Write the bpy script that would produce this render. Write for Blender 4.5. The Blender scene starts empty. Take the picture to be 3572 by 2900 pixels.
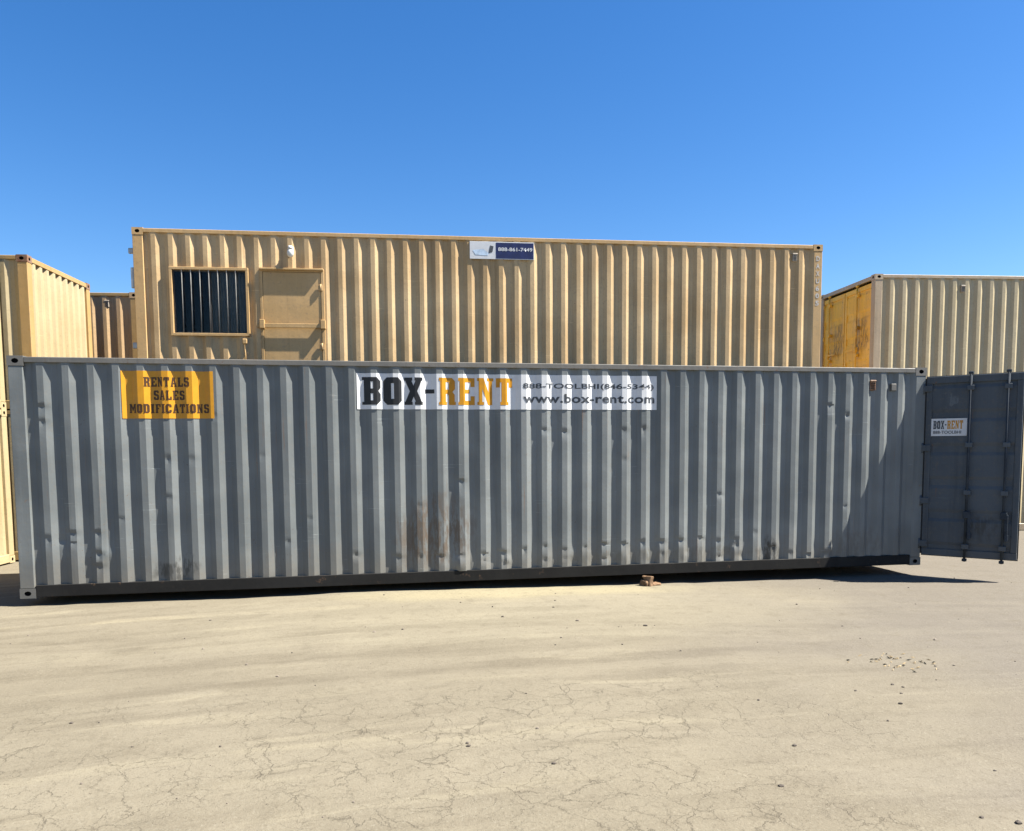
import bpy, bmesh, math, random
from mathutils import Matrix, Vector, noise as mnoise
random.seed(11)
R = math.radians
scene = bpy.context.scene
col = scene.collection

# ------------------------------------------------------------------ camera, sky, sun, exposure
cam_d = bpy.data.cameras.new('camera')
cam = bpy.data.objects.new('camera', cam_d)
col.objects.link(cam)
YAW, PIT, ROL = -0.1844441, -0.0805804, 0.0069504
rc = Matrix.Rotation(YAW, 3, 'Z') @ Matrix.Rotation(PIT, 3, 'X') @ Matrix.Rotation(ROL, 3, 'Y')
rt, fw, up = rc.col[0], rc.col[1], rc.col[2]
m3 = Matrix((rt, up, -fw)).transposed()
cam.matrix_world = Matrix.Translation((4.10055, -10.34336, 1.87279)) @ m3.to_4x4()
cam_d.sensor_fit = 'HORIZONTAL'
cam_d.sensor_width = 36
cam_d.lens = 36 * 2761.19 / 3572
cam_d.shift_y = 338.49 / 3572
cam_d.clip_end = 3000
scene.camera = cam

SUN_EL, SUN_B = R(52.5), R(14.4)          # elevation, and angle in front of the grey wall
sdir = Vector((math.cos(SUN_EL) * math.cos(SUN_B), -math.cos(SUN_EL) * math.sin(SUN_B), math.sin(SUN_EL)))
world = bpy.data.worlds.new('World')
scene.world = world
world.use_nodes = True
wn = world.node_tree
wn.nodes.clear()
sky = wn.nodes.new('ShaderNodeTexSky')
sky.sky_type = 'NISHITA'
sky.sun_disc = False
sky.sun_elevation = SUN_EL
sky.sun_rotation = R(90) + SUN_B
sky.altitude = 300
sky.air_density = 1.0
sky.dust_density = 0.45
sky.ozone_density = 3.0
bg = wn.nodes.new('ShaderNodeBackground')
bg.inputs['Strength'].default_value = 0.052
wo = wn.nodes.new('ShaderNodeOutputWorld')
hsv = wn.nodes.new('ShaderNodeHueSaturation')      # clear desert air: deeper blue
hsv.inputs['Saturation'].default_value = 1.33
hsv.inputs['Hue'].default_value = .506
wn.links.new(sky.outputs[0], hsv.inputs['Color'])
wn.links.new(hsv.outputs[0], bg.inputs[0])
wn.links.new(bg.outputs[0], wo.inputs[0])

sun_d = bpy.data.lights.new('sun', 'SUN')
sun_d.energy = 5.0
sun_d.angle = R(0.5)
sun_d.color = (1.0, 0.95, 0.86)
sun = bpy.data.objects.new('sun', sun_d)
sun.rotation_euler = sdir.to_track_quat('Z', 'Y').to_euler()
sun.location = (10, -10, 20)
col.objects.link(sun)

vs = scene.view_settings
vs.view_transform = 'Standard'
vs.look = 'None'
vs.exposure = 1.86
vs.gamma = 1.0
scene.cycles.max_bounces = 8
scene.cycles.diffuse_bounces = 3

# ------------------------------------------------------------------ helpers
class NT:
    """small node-tree writer"""
    def __init__(self, name):
        self.m = bpy.data.materials.new(name)
        self.m.use_nodes = True
        self.t = self.m.node_tree
        self.t.nodes.clear()
        self.out = self.t.nodes.new('ShaderNodeOutputMaterial')
        self.b = self.t.nodes.new('ShaderNodeBsdfPrincipled')
        self.t.links.new(self.b.outputs[0], self.out.inputs[0])
        self.tc = self.t.nodes.new('ShaderNodeTexCoord').outputs['Object']
    def link(self, a, b):
        self.t.links.new(a, b)
    def val(self, sock, v):
        if hasattr(v, 'node'):
            self.link(v, sock)
        elif isinstance(v, (tuple, list)) and len(v) == 3 and sock.type == 'RGBA':
            sock.default_value = (*v, 1)
        else:
            sock.default_value = v
    def mapping(self, scale=(1, 1, 1), loc=(0, 0, 0), src=None):
        n = self.t.nodes.new('ShaderNodeMapping')
        n.inputs['Scale'].default_value = scale
        n.inputs['Location'].default_value = loc
        self.link(src or self.tc, n.inputs[0])
        return n.outputs[0]
    def noise(self, vec, scale, detail=4, rough=.55, dist=0):
        n = self.t.nodes.new('ShaderNodeTexNoise')
        self.link(vec, n.inputs['Vector'])
        n.inputs['Scale'].default_value = scale
        n.inputs['Detail'].default_value = detail
        n.inputs['Roughness'].default_value = rough
        n.inputs['Distortion'].default_value = dist
        return n.outputs['Fac']
    def voro(self, vec, scale, feature='DISTANCE_TO_EDGE', rnd=1):
        n = self.t.nodes.new('ShaderNodeTexVoronoi')
        n.feature = feature
        self.link(vec, n.inputs['Vector'])
        n.inputs['Scale'].default_value = scale
        n.inputs['Randomness'].default_value = rnd
        return n.outputs['Distance']
    def ramp(self, fac, a, b, lo=0., hi=1.):
        n = self.t.nodes.new('ShaderNodeMapRange')
        n.interpolation_type = 'SMOOTHSTEP'
        self.link(fac, n.inputs['Value'])
        n.inputs['From Min'].default_value = a
        n.inputs['From Max'].default_value = b
        n.inputs['To Min'].default_value = lo
        n.inputs['To Max'].default_value = hi
        return n.outputs[0]
    def math(self, op, a, b=0.):
        n = self.t.nodes.new('ShaderNodeMath')
        n.operation = op
        n.use_clamp = False
        self.val(n.inputs[0], a)
        self.val(n.inputs[1], b)
        return n.outputs[0]
    def mix(self, fac, a, b, mode='MIX'):
        n = self.t.nodes.new('ShaderNodeMix')
        n.data_type = 'RGBA'
        n.blend_type = mode
        self.val(n.inputs[0], fac)
        self.val(n.inputs[6], a)
        self.val(n.inputs[7], b)
        return n.outputs[2]
    def sep(self, vec=None):
        n = self.t.nodes.new('ShaderNodeSeparateXYZ')
        self.link(vec or self.tc, n.inputs[0])
        return n.outputs
    def bump(self, h, strength=.3, dist=.01, normal=None):
        n = self.t.nodes.new('ShaderNodeBump')
        n.inputs['Strength'].default_value = strength
        n.inputs['Distance'].default_value = dist
        self.link(h, n.inputs['Height'])
        if normal:
            self.link(normal, n.inputs['Normal'])
        return n.outputs[0]
    def blob(self, cx, cz, rx, rz, soft=.5, warp=None):
        """soft ellipse mask in the container's own x, z"""
        s = self.sep(warp)
        dx = self.math('DIVIDE', self.math('SUBTRACT', s[0], cx), rx)
        dz = self.math('DIVIDE', self.math('SUBTRACT', s[2], cz), rz)
        d = self.math('ADD', self.math('MULTIPLY', dx, dx), self.math('MULTIPLY', dz, dz))
        return self.ramp(d, 1.0, soft * soft)

def simple(name, color, rough=.6, spec=.4, metal=0, var=.25, scale=9):
    n = NT(name)
    f = n.noise(n.tc, scale, 5, .6)
    c = n.mix(n.ramp(f, .3, .7), tuple(v * (1 - var) for v in color), tuple(min(1, v * (1 + var * .6)) for v in color))
    n.val(n.b.inputs['Base Color'], c)
    n.b.inputs['Roughness'].default_value = rough
    n.b.inputs['Specular IOR Level'].default_value = spec
    n.b.inputs['Metallic'].default_value = metal
    n.val(n.b.inputs['Normal'], n.bump(n.noise(n.tc, scale * 6, 3), .15, .004))
    return n.m

def paint(name, base, faded, rust=(.16, .075, .03), dirt=(.14, .115, .082), rust_lo=.68, rough=.5, streak=.35,
          splash=.5, stains=(), seed=0., spec=.4):
    n = NT(name)
    v = n.mapping(loc=(seed, seed * .7, seed * .3))
    big = n.noise(v, .7, 3, .6)
    c = n.mix(n.ramp(big, .32, .68), base, faded)
    # vertical run-off streaks
    st = n.noise(n.mapping((9, 9, .35), (seed, 0, 0)), 1.0, 5, .62)
    c = n.mix(n.math('MULTIPLY', n.ramp(st, .5, .74), streak), c, tuple(x * .55 for x in base))
    st2 = n.noise(n.mapping((14, 14, .5), (seed + 5, 3, 0)), 1.0, 4, .6)
    c = n.mix(n.math('MULTIPLY', n.ramp(st2, .56, .78), streak * .6), c, tuple(min(1, x * 1.45) for x in faded))
    # fine grime
    g = n.noise(v, 22, 3, .7)
    c = n.mix(n.math('MULTIPLY', n.ramp(g, .5, .75), .28), c, dirt)
    # splashed yard dust low down, broken up
    z = n.sep()[2]
    dn = n.noise(v, 3.2, 4, .65)
    low = n.ramp(n.math('ADD', z, n.math('MULTIPLY', dn, -.9)), .2, -.42)
    c = n.mix(n.math('MULTIPLY', low, splash), c, dirt)
    # rust pits and scratches
    r = n.noise(v, 5.5, 5, .74)
    r2 = n.noise(n.mapping((30, 30, 12), (seed, 1, 2)), 1, 4, .6)
    rm = n.math('MAXIMUM', n.ramp(r, rust_lo, rust_lo + .05), n.math('MULTIPLY', n.ramp(r2, .72, .78), .6))
    c = n.mix(rm, c, rust)
    # rust runs, scrapes and flaked spots
    runs = n.math('MULTIPLY', n.ramp(n.noise(n.mapping((26, 26, .7), (seed, 2, 1)), 1, 4, .6), .63, .70), n.ramp(n.noise(v, 1.3, 4), .48, .62))
    c = n.mix(n.math('MULTIPLY', runs, .45), c, rust)
    scr = n.math('MULTIPLY', n.ramp(n.noise(n.mapping((2.2, 2.2, 55), (seed, 0, 4)), 1, 3, .6), .64, .68), n.ramp(n.noise(v, 2.1, 5, .7), .52, .60))
    c = n.mix(n.math('MULTIPLY', scr, .5), c, tuple(min(1, x * 1.6) for x in faded))
    fl = n.math('MULTIPLY', n.ramp(n.noise(v, 34, 3, .75), .66, .69), n.ramp(n.noise(v, 1.7, 4), .45, .6))
    c = n.mix(n.math('MULTIPLY', fl, .7), c, tuple(x * .5 for x in rust))
    wv = n.t.nodes.new('ShaderNodeVectorMath')
    wv.operation = 'ADD'
    n.link(n.tc, wv.inputs[0])
    nz = n.t.nodes.new('ShaderNodeTexNoise')
    nz.inputs['Scale'].default_value = 4
    nz.inputs['Detail'].default_value = 4
    sc = n.t.nodes.new('ShaderNodeVectorMath')
    sc.operation = 'MULTIPLY_ADD'
    sc.inputs[1].default_value = (.5, 0, .5)
    sc.inputs[2].default_value = (-.25, 0, -.25)
    n.link(n.tc, nz.inputs['Vector'])
    n.link(nz.outputs['Color'], sc.inputs[0])
    n.link(sc.outputs[0], wv.inputs[1])
    for (cx, cz, rx, rz, amt, sc_col) in stains:
        m = n.blob(cx, cz, rx, rz, .35, wv.outputs[0])
        c = n.mix(n.math('MULTIPLY', m, n.math('MULTIPLY', n.ramp(n.noise(n.mapping((6, 6, 1.5)), 2.6, 5, .74), .40, .56), amt)), c, sc_col)
    n.val(n.b.inputs['Base Color'], c)
    n.val(n.b.inputs['Roughness'], n.math('ADD', n.math('MULTIPLY', n.ramp(dn, .3, .7), .22), rough - .08))
    n.b.inputs['Specular IOR Level'].default_value = spec
    h = n.math('ADD', n.math('MULTIPLY', n.noise(v, 3, 3), 1.0), n.math('MULTIPLY', n.noise(v, 40, 4), .12))
    n.val(n.b.inputs['Normal'], n.bump(h, .25, .02))
    return n.m

def tag(o, label=None, cat=None, group=None, kind=None):
    if label: o['label'] = label
    if cat: o['category'] = cat
    if group: o['group'] = group
    if kind: o['kind'] = kind
    return o

def empty(name, loc=(0, 0, 0), rz=0., parent=None):
    o = bpy.data.objects.new(name, None)
    o.empty_display_size = .3
    o.location = loc
    o.rotation_euler = (0, 0, rz)
    col.objects.link(o)
    if parent: o.parent = parent
    return o

def obj(name, me, mat=None, parent=None, loc=None, rz=None):
    o = bpy.data.objects.new(name, me)
    if mat and not len(me.materials):
        me.materials.append(mat)
    if parent: o.parent = parent
    if loc is not None: o.location = loc
    if rz is not None: o.rotation_euler = (0, 0, rz)
    col.objects.link(o)
    return o

def mesh_from(name, verts, faces, smooth=False):
    me = bpy.data.meshes.new(name)
    me.from_pydata(verts, [], faces)
    me.update()
    if smooth:
        for p in me.polygons: p.use_smooth = True
    return me

class B:
    """boxes, bars and lathes gathered into one mesh"""
    def __init__(self):
        self.bm = bmesh.new()
    def box(self, x0, x1, y0, y1, z0, z1, bev=.004, mat=0):
        t = bmesh.new()
        bmesh.ops.create_cube(t, size=1)
        for v in t.verts:
            v.co = ((x0 + x1) / 2 + v.co.x * (x1 - x0), (y0 + y1) / 2 + v.co.y * (y1 - y0), (z0 + z1) / 2 + v.co.z * (z1 - z0))
        if bev:
            bmesh.ops.bevel(t, geom=t.edges[:], offset=bev, segments=1, affect='EDGES', profile=.5)
        self._take(t, mat)
        return self
    def cyl(self, p0, p1, r, n=12, r2=None, mat=0, caps=True):
        p0, p1 = Vector(p0), Vector(p1)
        d = p1 - p0
        t = bmesh.new()
        bmesh.ops.create_cone(t, cap_ends=caps, segments=n, radius1=r, radius2=r if r2 is None else r2, depth=d.length)
        q = d.to_track_quat('Z', 'Y').to_matrix().to_4x4()
        bmesh.ops.transform(t, matrix=Matrix.Translation((p0 + p1) / 2) @ q, verts=t.verts)
        for f in t.faces:
            f.smooth = len(f.verts) == 4
        self._take(t, mat)
        return self
    def ball(self, c, rx, ry, rz, mat=0):
        t = bmesh.new()
        bmesh.ops.create_uvsphere(t, u_segments=16, v_segments=10, radius=1)
        for v in t.verts:
            v.co = (c[0] + v.co.x * rx, c[1] + v.co.y * ry, c[2] + v.co.z * rz)
        for f in t.faces: f.smooth = True
        self._take(t, mat)
        return self
    def poly(self, pts, mat=0):
        f = self.bm.faces.new([self.bm.verts.new(p) for p in pts])
        f.material_index = mat
        return self
    def _take(self, t, mat):
        me = bpy.data.meshes.new('tmp')
        for f in t.faces: f.material_index = mat
        t.to_mesh(me)
        t.free()
        self.bm.from_mesh(me)
        bpy.data.meshes.remove(me)
    def mesh(self, name, *mats):
        me = bpy.data.meshes.new(name)
        self.bm.normal_update()
        self.bm.to_mesh(me)
        self.bm.free()
        for m in mats: me.materials.append(m)
        return me

# ------------------------------------------------------------------ materials
GREY = paint('grey_container_paint', (.094, .104, .106), (.156, .168, .167), rust_lo=.70, rough=.42, splash=.42, streak=.3, seed=3.1,
             stains=((5.0, .68, .64, .56, .8, (.085, .060, .040)), (1.8, .30, .36, .18, .8, (.035, .035, .032)),
                     (9.75, .27, .24, .24, .95, (.02, .018, .015)), (11.2, .35, .5, .3, .6, (.09, .085, .075)),
                     (8.3, .25, 2.2, .14, .5, (.10, .09, .07))))
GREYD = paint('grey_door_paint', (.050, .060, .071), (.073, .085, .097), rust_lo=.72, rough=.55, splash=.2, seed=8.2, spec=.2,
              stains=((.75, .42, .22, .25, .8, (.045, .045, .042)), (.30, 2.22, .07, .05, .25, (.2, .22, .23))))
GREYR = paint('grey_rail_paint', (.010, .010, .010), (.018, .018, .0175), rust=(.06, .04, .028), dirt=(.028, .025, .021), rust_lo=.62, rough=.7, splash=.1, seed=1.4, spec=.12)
GREYT = paint('grey_top_rail_paint', (.085, .085, .08), (.125, .118, .105), rust=(.10, .065, .045), rust_lo=.6, rough=.55, splash=0, seed=5.7)
TAN = paint('tan_container_paint', (.34, .222, .100), (.46, .325, .170), rust=(.24, .13, .06), rust_lo=.71, rough=.5, splash=0, streak=.5, seed=2.2)
TANF = paint('tan_frame_paint', (.385, .242, .098), (.44, .288, .132), rust=(.22, .13, .07), rust_lo=.68, rough=.5, splash=0, seed=4.2)
BROWN = paint('brown_tan_paint', (.38, .252, .128), (.44, .30, .16), rust=(.2, .11, .05), rust_lo=.72, rough=.52, splash=0, seed=6.3)
PALE = paint('pale_yellow_paint', (.315, .248, .135), (.35, .285, .168), rust=(.42, .25, .08), rust_lo=.71, rough=.55, splash=0, streak=.2, seed=7.7)
PALEF = paint('ochre_frame_paint', (.30, .185, .062), (.335, .22, .09), rust=(.34, .18, .05), rust_lo=.62, rough=.55, splash=0, seed=9.1)
CREAM = paint('cream_paint', (.37, .300, .175), (.41, .340, .212), rust=(.26, .18, .1), rust_lo=.73, rough=.5, splash=.3, streak=.2, seed=1.9)
CREAMF = paint('cream_frame_paint', (.37, .285, .185), (.41, .33, .23), rust=(.3, .2, .12), rust_lo=.68, rough=.5, splash=0, seed=2.9)
OCHRE = paint('ochre_door_paint', (.74, .40, .035), (.80, .47, .055), rust=(.22, .11, .03), rust_lo=.64, rough=.5, splash=0, streak=.35, seed=5.2,
              stains=((.72, 1.25, .35, .5, .8, (.20, .11, .02)),))
RUSTY = paint('rusty_casting', (.165, .098, .062), (.215, .14, .092), rust=(.15, .07, .035), rust_lo=.5, rough=.7, splash=0, seed=3.9)
BARGREY = simple('dull_grey_bar', (.15, .145, .135), .7, .2)
BARDARK = simple('dark_grey_bar', (.036, .043, .052), .8, .1)
DARK = simple('dark_hole', (.008, .008, .008), .9, .1)
RUBBER = simple('black_rubber', (.018, .018, .018), .8, .25)
STEEL = simple('galvanised_steel', (.33, .33, .32), .45, .5, .6)
WHITE_PL = simple('white_plastic', (.56, .56, .52), .4, .5, var=.1)
VENT_P = simple('vent_plastic', (.34, .29, .23), .6, .3, var=.2)
WOOD = simple('rough_timber', (.27, .17, .095), .85, .2, var=.5, scale=14)
VINYL_W = simple('white_vinyl', (.52, .525, .53), .4, .4, var=.06)
VINYL_Y = simple('yellow_vinyl', (.47, .215, .007), .4, .4, var=.08)
INK = simple('black_vinyl_print', (.012, .012, .013), .45, .35)
INK_Y = simple('yellow_vinyl_print', (.43, .19, .003), .42, .35, var=.1)
INK_G = simple('dark_grey_vinyl_print', (.055, .06, .068), .45, .35)
INK_B = simple('brown_black_print', (.05, .02, .006), .45, .35)
NAVY = simple('navy_print', (.012, .018, .075), .4, .4)
PALEBLUE = simple('pale_blue_print', (.45, .55, .66), .4, .4)
STENCIL = simple('white_stencil_paint', (.44, .42, .39), .6, .3)
CURTAIN = simple('blue_grey_curtain', (.40, .39, .37), .9, .1, var=.2, scale=4)
ROOM = simple('dark_room_lining', (.03, .028, .026), .9, .1)

gl = NT('window_glass')
gl.t.nodes.remove(gl.b)
tr = gl.t.nodes.new('ShaderNodeBsdfTransparent'); tr.inputs[0].default_value = (.66, .67, .66, 1)
gs = gl.t.nodes.new('ShaderNodeBsdfGlossy'); gs.inputs['Roughness'].default_value = .03
fr = gl.t.nodes.new('ShaderNodeFresnel'); fr.inputs[0].default_value = 1.3
mx = gl.t.nodes.new('ShaderNodeMixShader')
gl.link(fr.outputs[0], mx.inputs[0]); gl.link(tr.outputs[0], mx.inputs[1]); gl.link(gs.outputs[0], mx.inputs[2]); gl.link(mx.outputs[0], gl.out.inputs[0])
GLASS = gl.m

# ------------------------------------------------------------------ ground
def fbm(x, y, s, o=4):
    return mnoise.fractal(Vector((x * s, y * s, 3.7)), 1.0, 2.0, o)

def sstep(a, b, x):
    t = max(0., min(1., (x - a) / (b - a)))
    return t * t * (3 - 2 * t)

def ground_z(x, y):
    near = math.exp(-((max(0, abs(x - 5) - 9)) / 5) ** 2) * math.exp(-((max(0, abs(y + 2) - 8)) / 3) ** 2)
    z = .018 - .055 * sstep(4.5, 11.5, x)                       # yard falls slightly to the right
    z *= sstep(4.6, 2.6, y)
    z += .020 * fbm(x, y, .35) * near
    z += .034 * math.exp(-((x - 6.6) / 1.9) ** 2 - ((y + .95) / .5) ** 2)   # dust heap along the rail
    z += .016 * math.exp(-((x - 10.2) / 1.0) ** 2 - ((y + .9) / .3) ** 2)
    # wheel tracks running along the yard
    for yc, a, w in ((-1.9, .012, .22), (-3.55, .013, .24), (-2.7, -.008, .3), (-1.15, .008, .15)):
        yy = yc + .10 * math.sin(x * .35 + yc) - .035 * (x - 4)
        z -= .6 * a * math.exp(-((y - yy) / w) ** 2) * near
    edge = -4.35 + .075 * (x - 4) + .10 * fbm(x, 1.3, .5)
    z += .012 * sstep(edge + .04, edge - .05, y) * near          # lip of the hard cracked crust
    z += .006 * fbm(x, y, 2.2) * near
    if y > 2.4: z = min(z, .0)
    return z

def axis(lo, hi, step, far, g=1.35):
    a = [lo + i * step for i in range(int(round((hi - lo) / step)) + 1)]
    s = step; v = a[-1]
    while v < far: s *= g; v += s; a.append(v)
    s = step; v = a[0]; pre = []
    while v > -far: s *= g; v -= s; pre.append(v)
    return pre[::-1] + a

gx, gy = axis(-5, 18, .075, 900), axis(-8, 3, .06, 900)
gv = [(x, y, ground_z(x, y)) for y in gy for x in gx]
nx = len(gx)
gf = [(j * nx + i, j * nx + i + 1, (j + 1) * nx + i + 1, (j + 1) * nx + i) for j in range(len(gy) - 1) for i in range(nx - 1)]
gm = NT('dry_yard_dirt')
n = gm
v = n.tc
sx = n.sep()
C_MID, C_LT, C_DK = (0.136, 0.118, 0.085), (0.161, 0.141, 0.103), (0.099, 0.084, 0.060)
base = n.mix(n.ramp(n.noise(v, .45, 4, .6), .3, .7), C_MID, C_LT)
# traffic direction bows round the heap in front of the container
bow = n.math('SUBTRACT', sx[0], 6.4)
bow = n.math('MULTIPLY', n.math('MULTIPLY', bow, bow), .022)
cv = n.t.nodes.new('ShaderNodeCombineXYZ')
n.link(sx[0], cv.inputs[0]); n.link(n.math('ADD', sx[1], bow), cv.inputs[1])
bent = cv.outputs[0]
stk = n.noise(n.mapping((.26, 2.1, 1), (1, 2, 0), bent), 1.5, 5, .62, .7)
base = n.mix(n.math('MULTIPLY', n.ramp(stk, .45, .72), .55), base, C_DK)
stk2 = n.noise(n.mapping((.22, 1.8, 1), (7, 5, 0), bent), 1.9, 4, .6, .6)
base = n.mix(n.math('MULTIPLY', n.ramp(stk2, .54, .72), .55), base, (0.203, 0.179, 0.126))
# paired tyre passes: narrow, faint, broken
def tyre(y0, slope, curve, w, amt, colr, seed):
    global base
    bx = n.math('SUBTRACT', sx[0], 5.0)
    yy = n.math('ADD', n.math('ADD', n.math('MULTIPLY', bx, slope), n.math('MULTIPLY', n.math('MULTIPLY', bx, bx), curve)), y0)
    wob = n.math('MULTIPLY', n.math('SUBTRACT', n.noise(n.mapping(loc=(seed, 0, 0)), .8, 3), .5), .25)
    d = n.math('ABSOLUTE', n.math('ADD', n.math('SUBTRACT', sx[1], yy), wob))
    m = n.math('MULTIPLY', n.ramp(d, w, w * .55), n.ramp(n.noise(n.mapping((.5, 1, 1), (seed, 3, 0)), 1.4, 3, .65), .42, .62))
    m = n.math('MULTIPLY', m, amt)
    base = n.mix(m, base, colr)
    return m
tm = [tyre(-1.35, -.10, -.018, .16, .85, C_DK, 1.), tyre(-2.15, -.10, -.016, .16, .8, C_DK, 4.), tyre(-2.0, .10, -.020, .13, .8, C_DK, 7.),
      tyre(-3.05, .02, -.006, .2, .45, C_DK, 9.), tyre(-3.75, .06, -.002, .18, .5, C_DK, 12.), tyre(-.95, -.03, -.02, .12, .6, (0.209, 0.182, 0.124), 15.), tyre(-2.7, -.05, -.012, .2, .4, (0.194, 0.173, 0.124), 17.)]
# greyer to the right, pale warm dust in front of the middle of the box
base = n.mix(n.math('MULTIPLY', n.ramp(n.math('ADD', sx[0], n.math('MULTIPLY', n.noise(v, .5, 4), 5)), 8.5, 13), .75), base, (.117, .104, .088))
def dust(cx, cy, rx, ry, amt, colr):
    global base
    hx = n.math('DIVIDE', n.math('SUBTRACT', sx[0], cx), rx)
    hy = n.math('DIVIDE', n.math('SUBTRACT', sx[1], cy), ry)
    hd = n.math('ADD', n.math('ADD', n.math('MULTIPLY', hx, hx), n.math('MULTIPLY', hy, hy)), n.math('MULTIPLY', n.noise(bent, 1.6, 6, .65), 1.3))
    base = n.mix(n.math('MULTIPLY', n.ramp(hd, 2.1, .6), amt), base, colr)
dust(6.0, -1.3, 4.2, 1.9, .55, (0.190, 0.169, 0.121))
dust(6.1, -.35, 2.4, .55, .8, (0.232, 0.203, 0.129))
# soil mottling and grit at several sizes
base = n.mix(n.math('MULTIPLY', n.ramp(n.noise(v, 5.5, 4, .68), .52, .72), .38), base, C_DK)
base = n.mix(n.math('MULTIPLY', n.ramp(n.noise(v, 30, 3, .75), .54, .70), .40), base, (0.076, 0.063, 0.045))
base = n.mix(n.math('MULTIPLY', n.ramp(n.noise(n.mapping(loc=(4, 4, 4)), 52, 4, .75), .54, .68), .42), base, (0.213, 0.196, 0.150))
base = n.mix(n.math('MULTIPLY', n.ramp(n.noise(n.mapping(loc=(8, 1, 4)), 95, 3, .7), .60, .68), .55), base, (0.058, 0.047, 0.034))
# drying cracks joined into a net over the near crust
wn_ = n.t.nodes.new('ShaderNodeTexNoise'); wn_.inputs['Scale'].default_value = 2.6; wn_.inputs['Detail'].default_value = 7; wn_.inputs['Roughness'].default_value = .68
wm = n.t.nodes.new('ShaderNodeVectorMath'); wm.operation = 'MULTIPLY_ADD'; wm.inputs[1].default_value = (.40, .40, 0)
n.link(n.tc, wn_.inputs['Vector']); n.link(wn_.outputs['Color'], wm.inputs[0]); n.link(n.tc, wm.inputs[2])
flat_ = n.mapping((1, 1, 0), src=wm.outputs[0])
zone = n.math('MULTIPLY', n.ramp(n.math('ADD', sx[1], n.math('MULTIPLY', n.noise(v, .9, 4), .9)), -3.5, -4.3),
              n.ramp(n.math('ADD', sx[0], n.math('MULTIPLY', n.noise(v, .9, 3), 2.0)), 9.2, 6.8))
zone = n.math('MULTIPLY', zone, n.ramp(n.noise(n.mapping(loc=(2.5, 8, 0)), .8, 4, .6), .34, .52))
wid = n.ramp(n.noise(n.mapping(loc=(9, 1, 0)), 4, 4, .6), .38, .68, .12, .85)
ck1 = n.math('MULTIPLY', n.ramp(n.math('DIVIDE', n.voro(flat_, 3.1), wid), .026, .006), zone)
ck2 = n.math('MULTIPLY', n.math('MULTIPLY', n.ramp(n.math('DIVIDE', n.voro(n.mapping((1, 1, 0), (3, 3, 0), wm.outputs[0]), 5.6), wid), .030, .006), zone), .5)
crack = n.math('MAXIMUM', ck1, ck2)
base = n.mix(n.math('MULTIPLY', crack, .36), base, (0.043, 0.034, 0.024))
n.val(n.b.inputs['Base Color'], base)
n.b.inputs['Roughness'].default_value = .95
n.b.inputs['Specular IOR Level'].default_value = .12
hh = n.math('ADD', n.math('MULTIPLY', n.noise(v, 9, 5, .7), .38), n.math('MULTIPLY', n.noise(v, 60, 3, .75), .22))
hh = n.math('ADD', hh, n.math('MULTIPLY', stk, .25))
for t_ in tm[:4]: hh = n.math('SUBTRACT', hh, n.math('MULTIPLY', t_, .18))
hh = n.math('SUBTRACT', hh, n.math('MULTIPLY', crack, .45))
n.val(n.b.inputs['Normal'], n.bump(hh, .55, .035))
ground = obj('ground', mesh_from('ground', gv, gf, True), gm.m)
tag(ground, 'pale dry dirt yard with tyre streaks and drying cracks', kind='structure')

# ------------------------------------------------------------------ container kit
L, W = 12.192, 2.438
PITCH = .279

def corr(x, x0, depth, pitch=PITCH, crest=.072, slope=.068):
    """depth inward of a trapezoid corrugation; x0 = centre of a right-hand slope"""
    p = (x - x0 + slope / 2 + crest) % pitch
    if p < crest: return 0.
    if p < crest + slope: return depth * (p - crest) / slope
    if p > pitch - slope: return depth * (pitch - p) / slope
    return depth

def breaks(a, b, x0, pitch=PITCH, crest=.072, slope=.068):
    s = []
    k0 = int((a - x0) / pitch) - 2
    for k in range(k0, k0 + int((b - a) / pitch) + 5):
        o = x0 - slope / 2 + k * pitch
        s += [o - crest, o, o + slope, o + pitch - crest - slope]
    r = sorted({round(t, 5) for t in s if a + .004 < t < b - .004} | {a, b})
    return r

def wall(name, a, b, z0, z1, x0, depth, mp, dz=.25, openings=(), dents=None, rag=.0015, seed=0., pitch=PITCH, fine=False, crest=.072, slope=.068):
    xs = breaks(a, b, x0, pitch, crest, slope)
    if fine:
        xs2 = []
        for i in range(len(xs) - 1):
            xs2 += [xs[i], (xs[i] + xs[i + 1]) / 2]
        xs = xs2 + [xs[-1]]
    nz = max(2, int((z1 - z0) / dz))
    zs = {round(z0 + (z1 - z0) * i / nz, 4) for i in range(nz + 1)}
    for (oa, ob, oc, od) in openings:
        zs |= {oc, od}
        xs = sorted(set(xs) | {oa, ob})
    zs = sorted(zs)
    vs_, fs = [], []
    for z in zs:
        for x in xs:
            d = corr(x, x0, depth, pitch, crest, slope)
            d += rag * 2 * mnoise.noise(Vector((x * 1.3 + seed, seed, z * 1.1)))
            if dents: d += dents(x, z, d)
            vs_.append(mp(x, d, z))
    n_ = len(xs)
    for j in range(len(zs) - 1):
        zc = (zs[j] + zs[j + 1]) / 2
        for i in range(n_ - 1):
            xc = (xs[i] + xs[i + 1]) / 2
            if any(oa < xc < ob and oc < zc < od for (oa, ob, oc, od) in openings): continue
            fs.append((j * n_ + i, j * n_ + i + 1, (j + 1) * n_ + i + 1, (j + 1) * n_ + i))
    return mesh_from(name, vs_, fs, fine)

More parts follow.
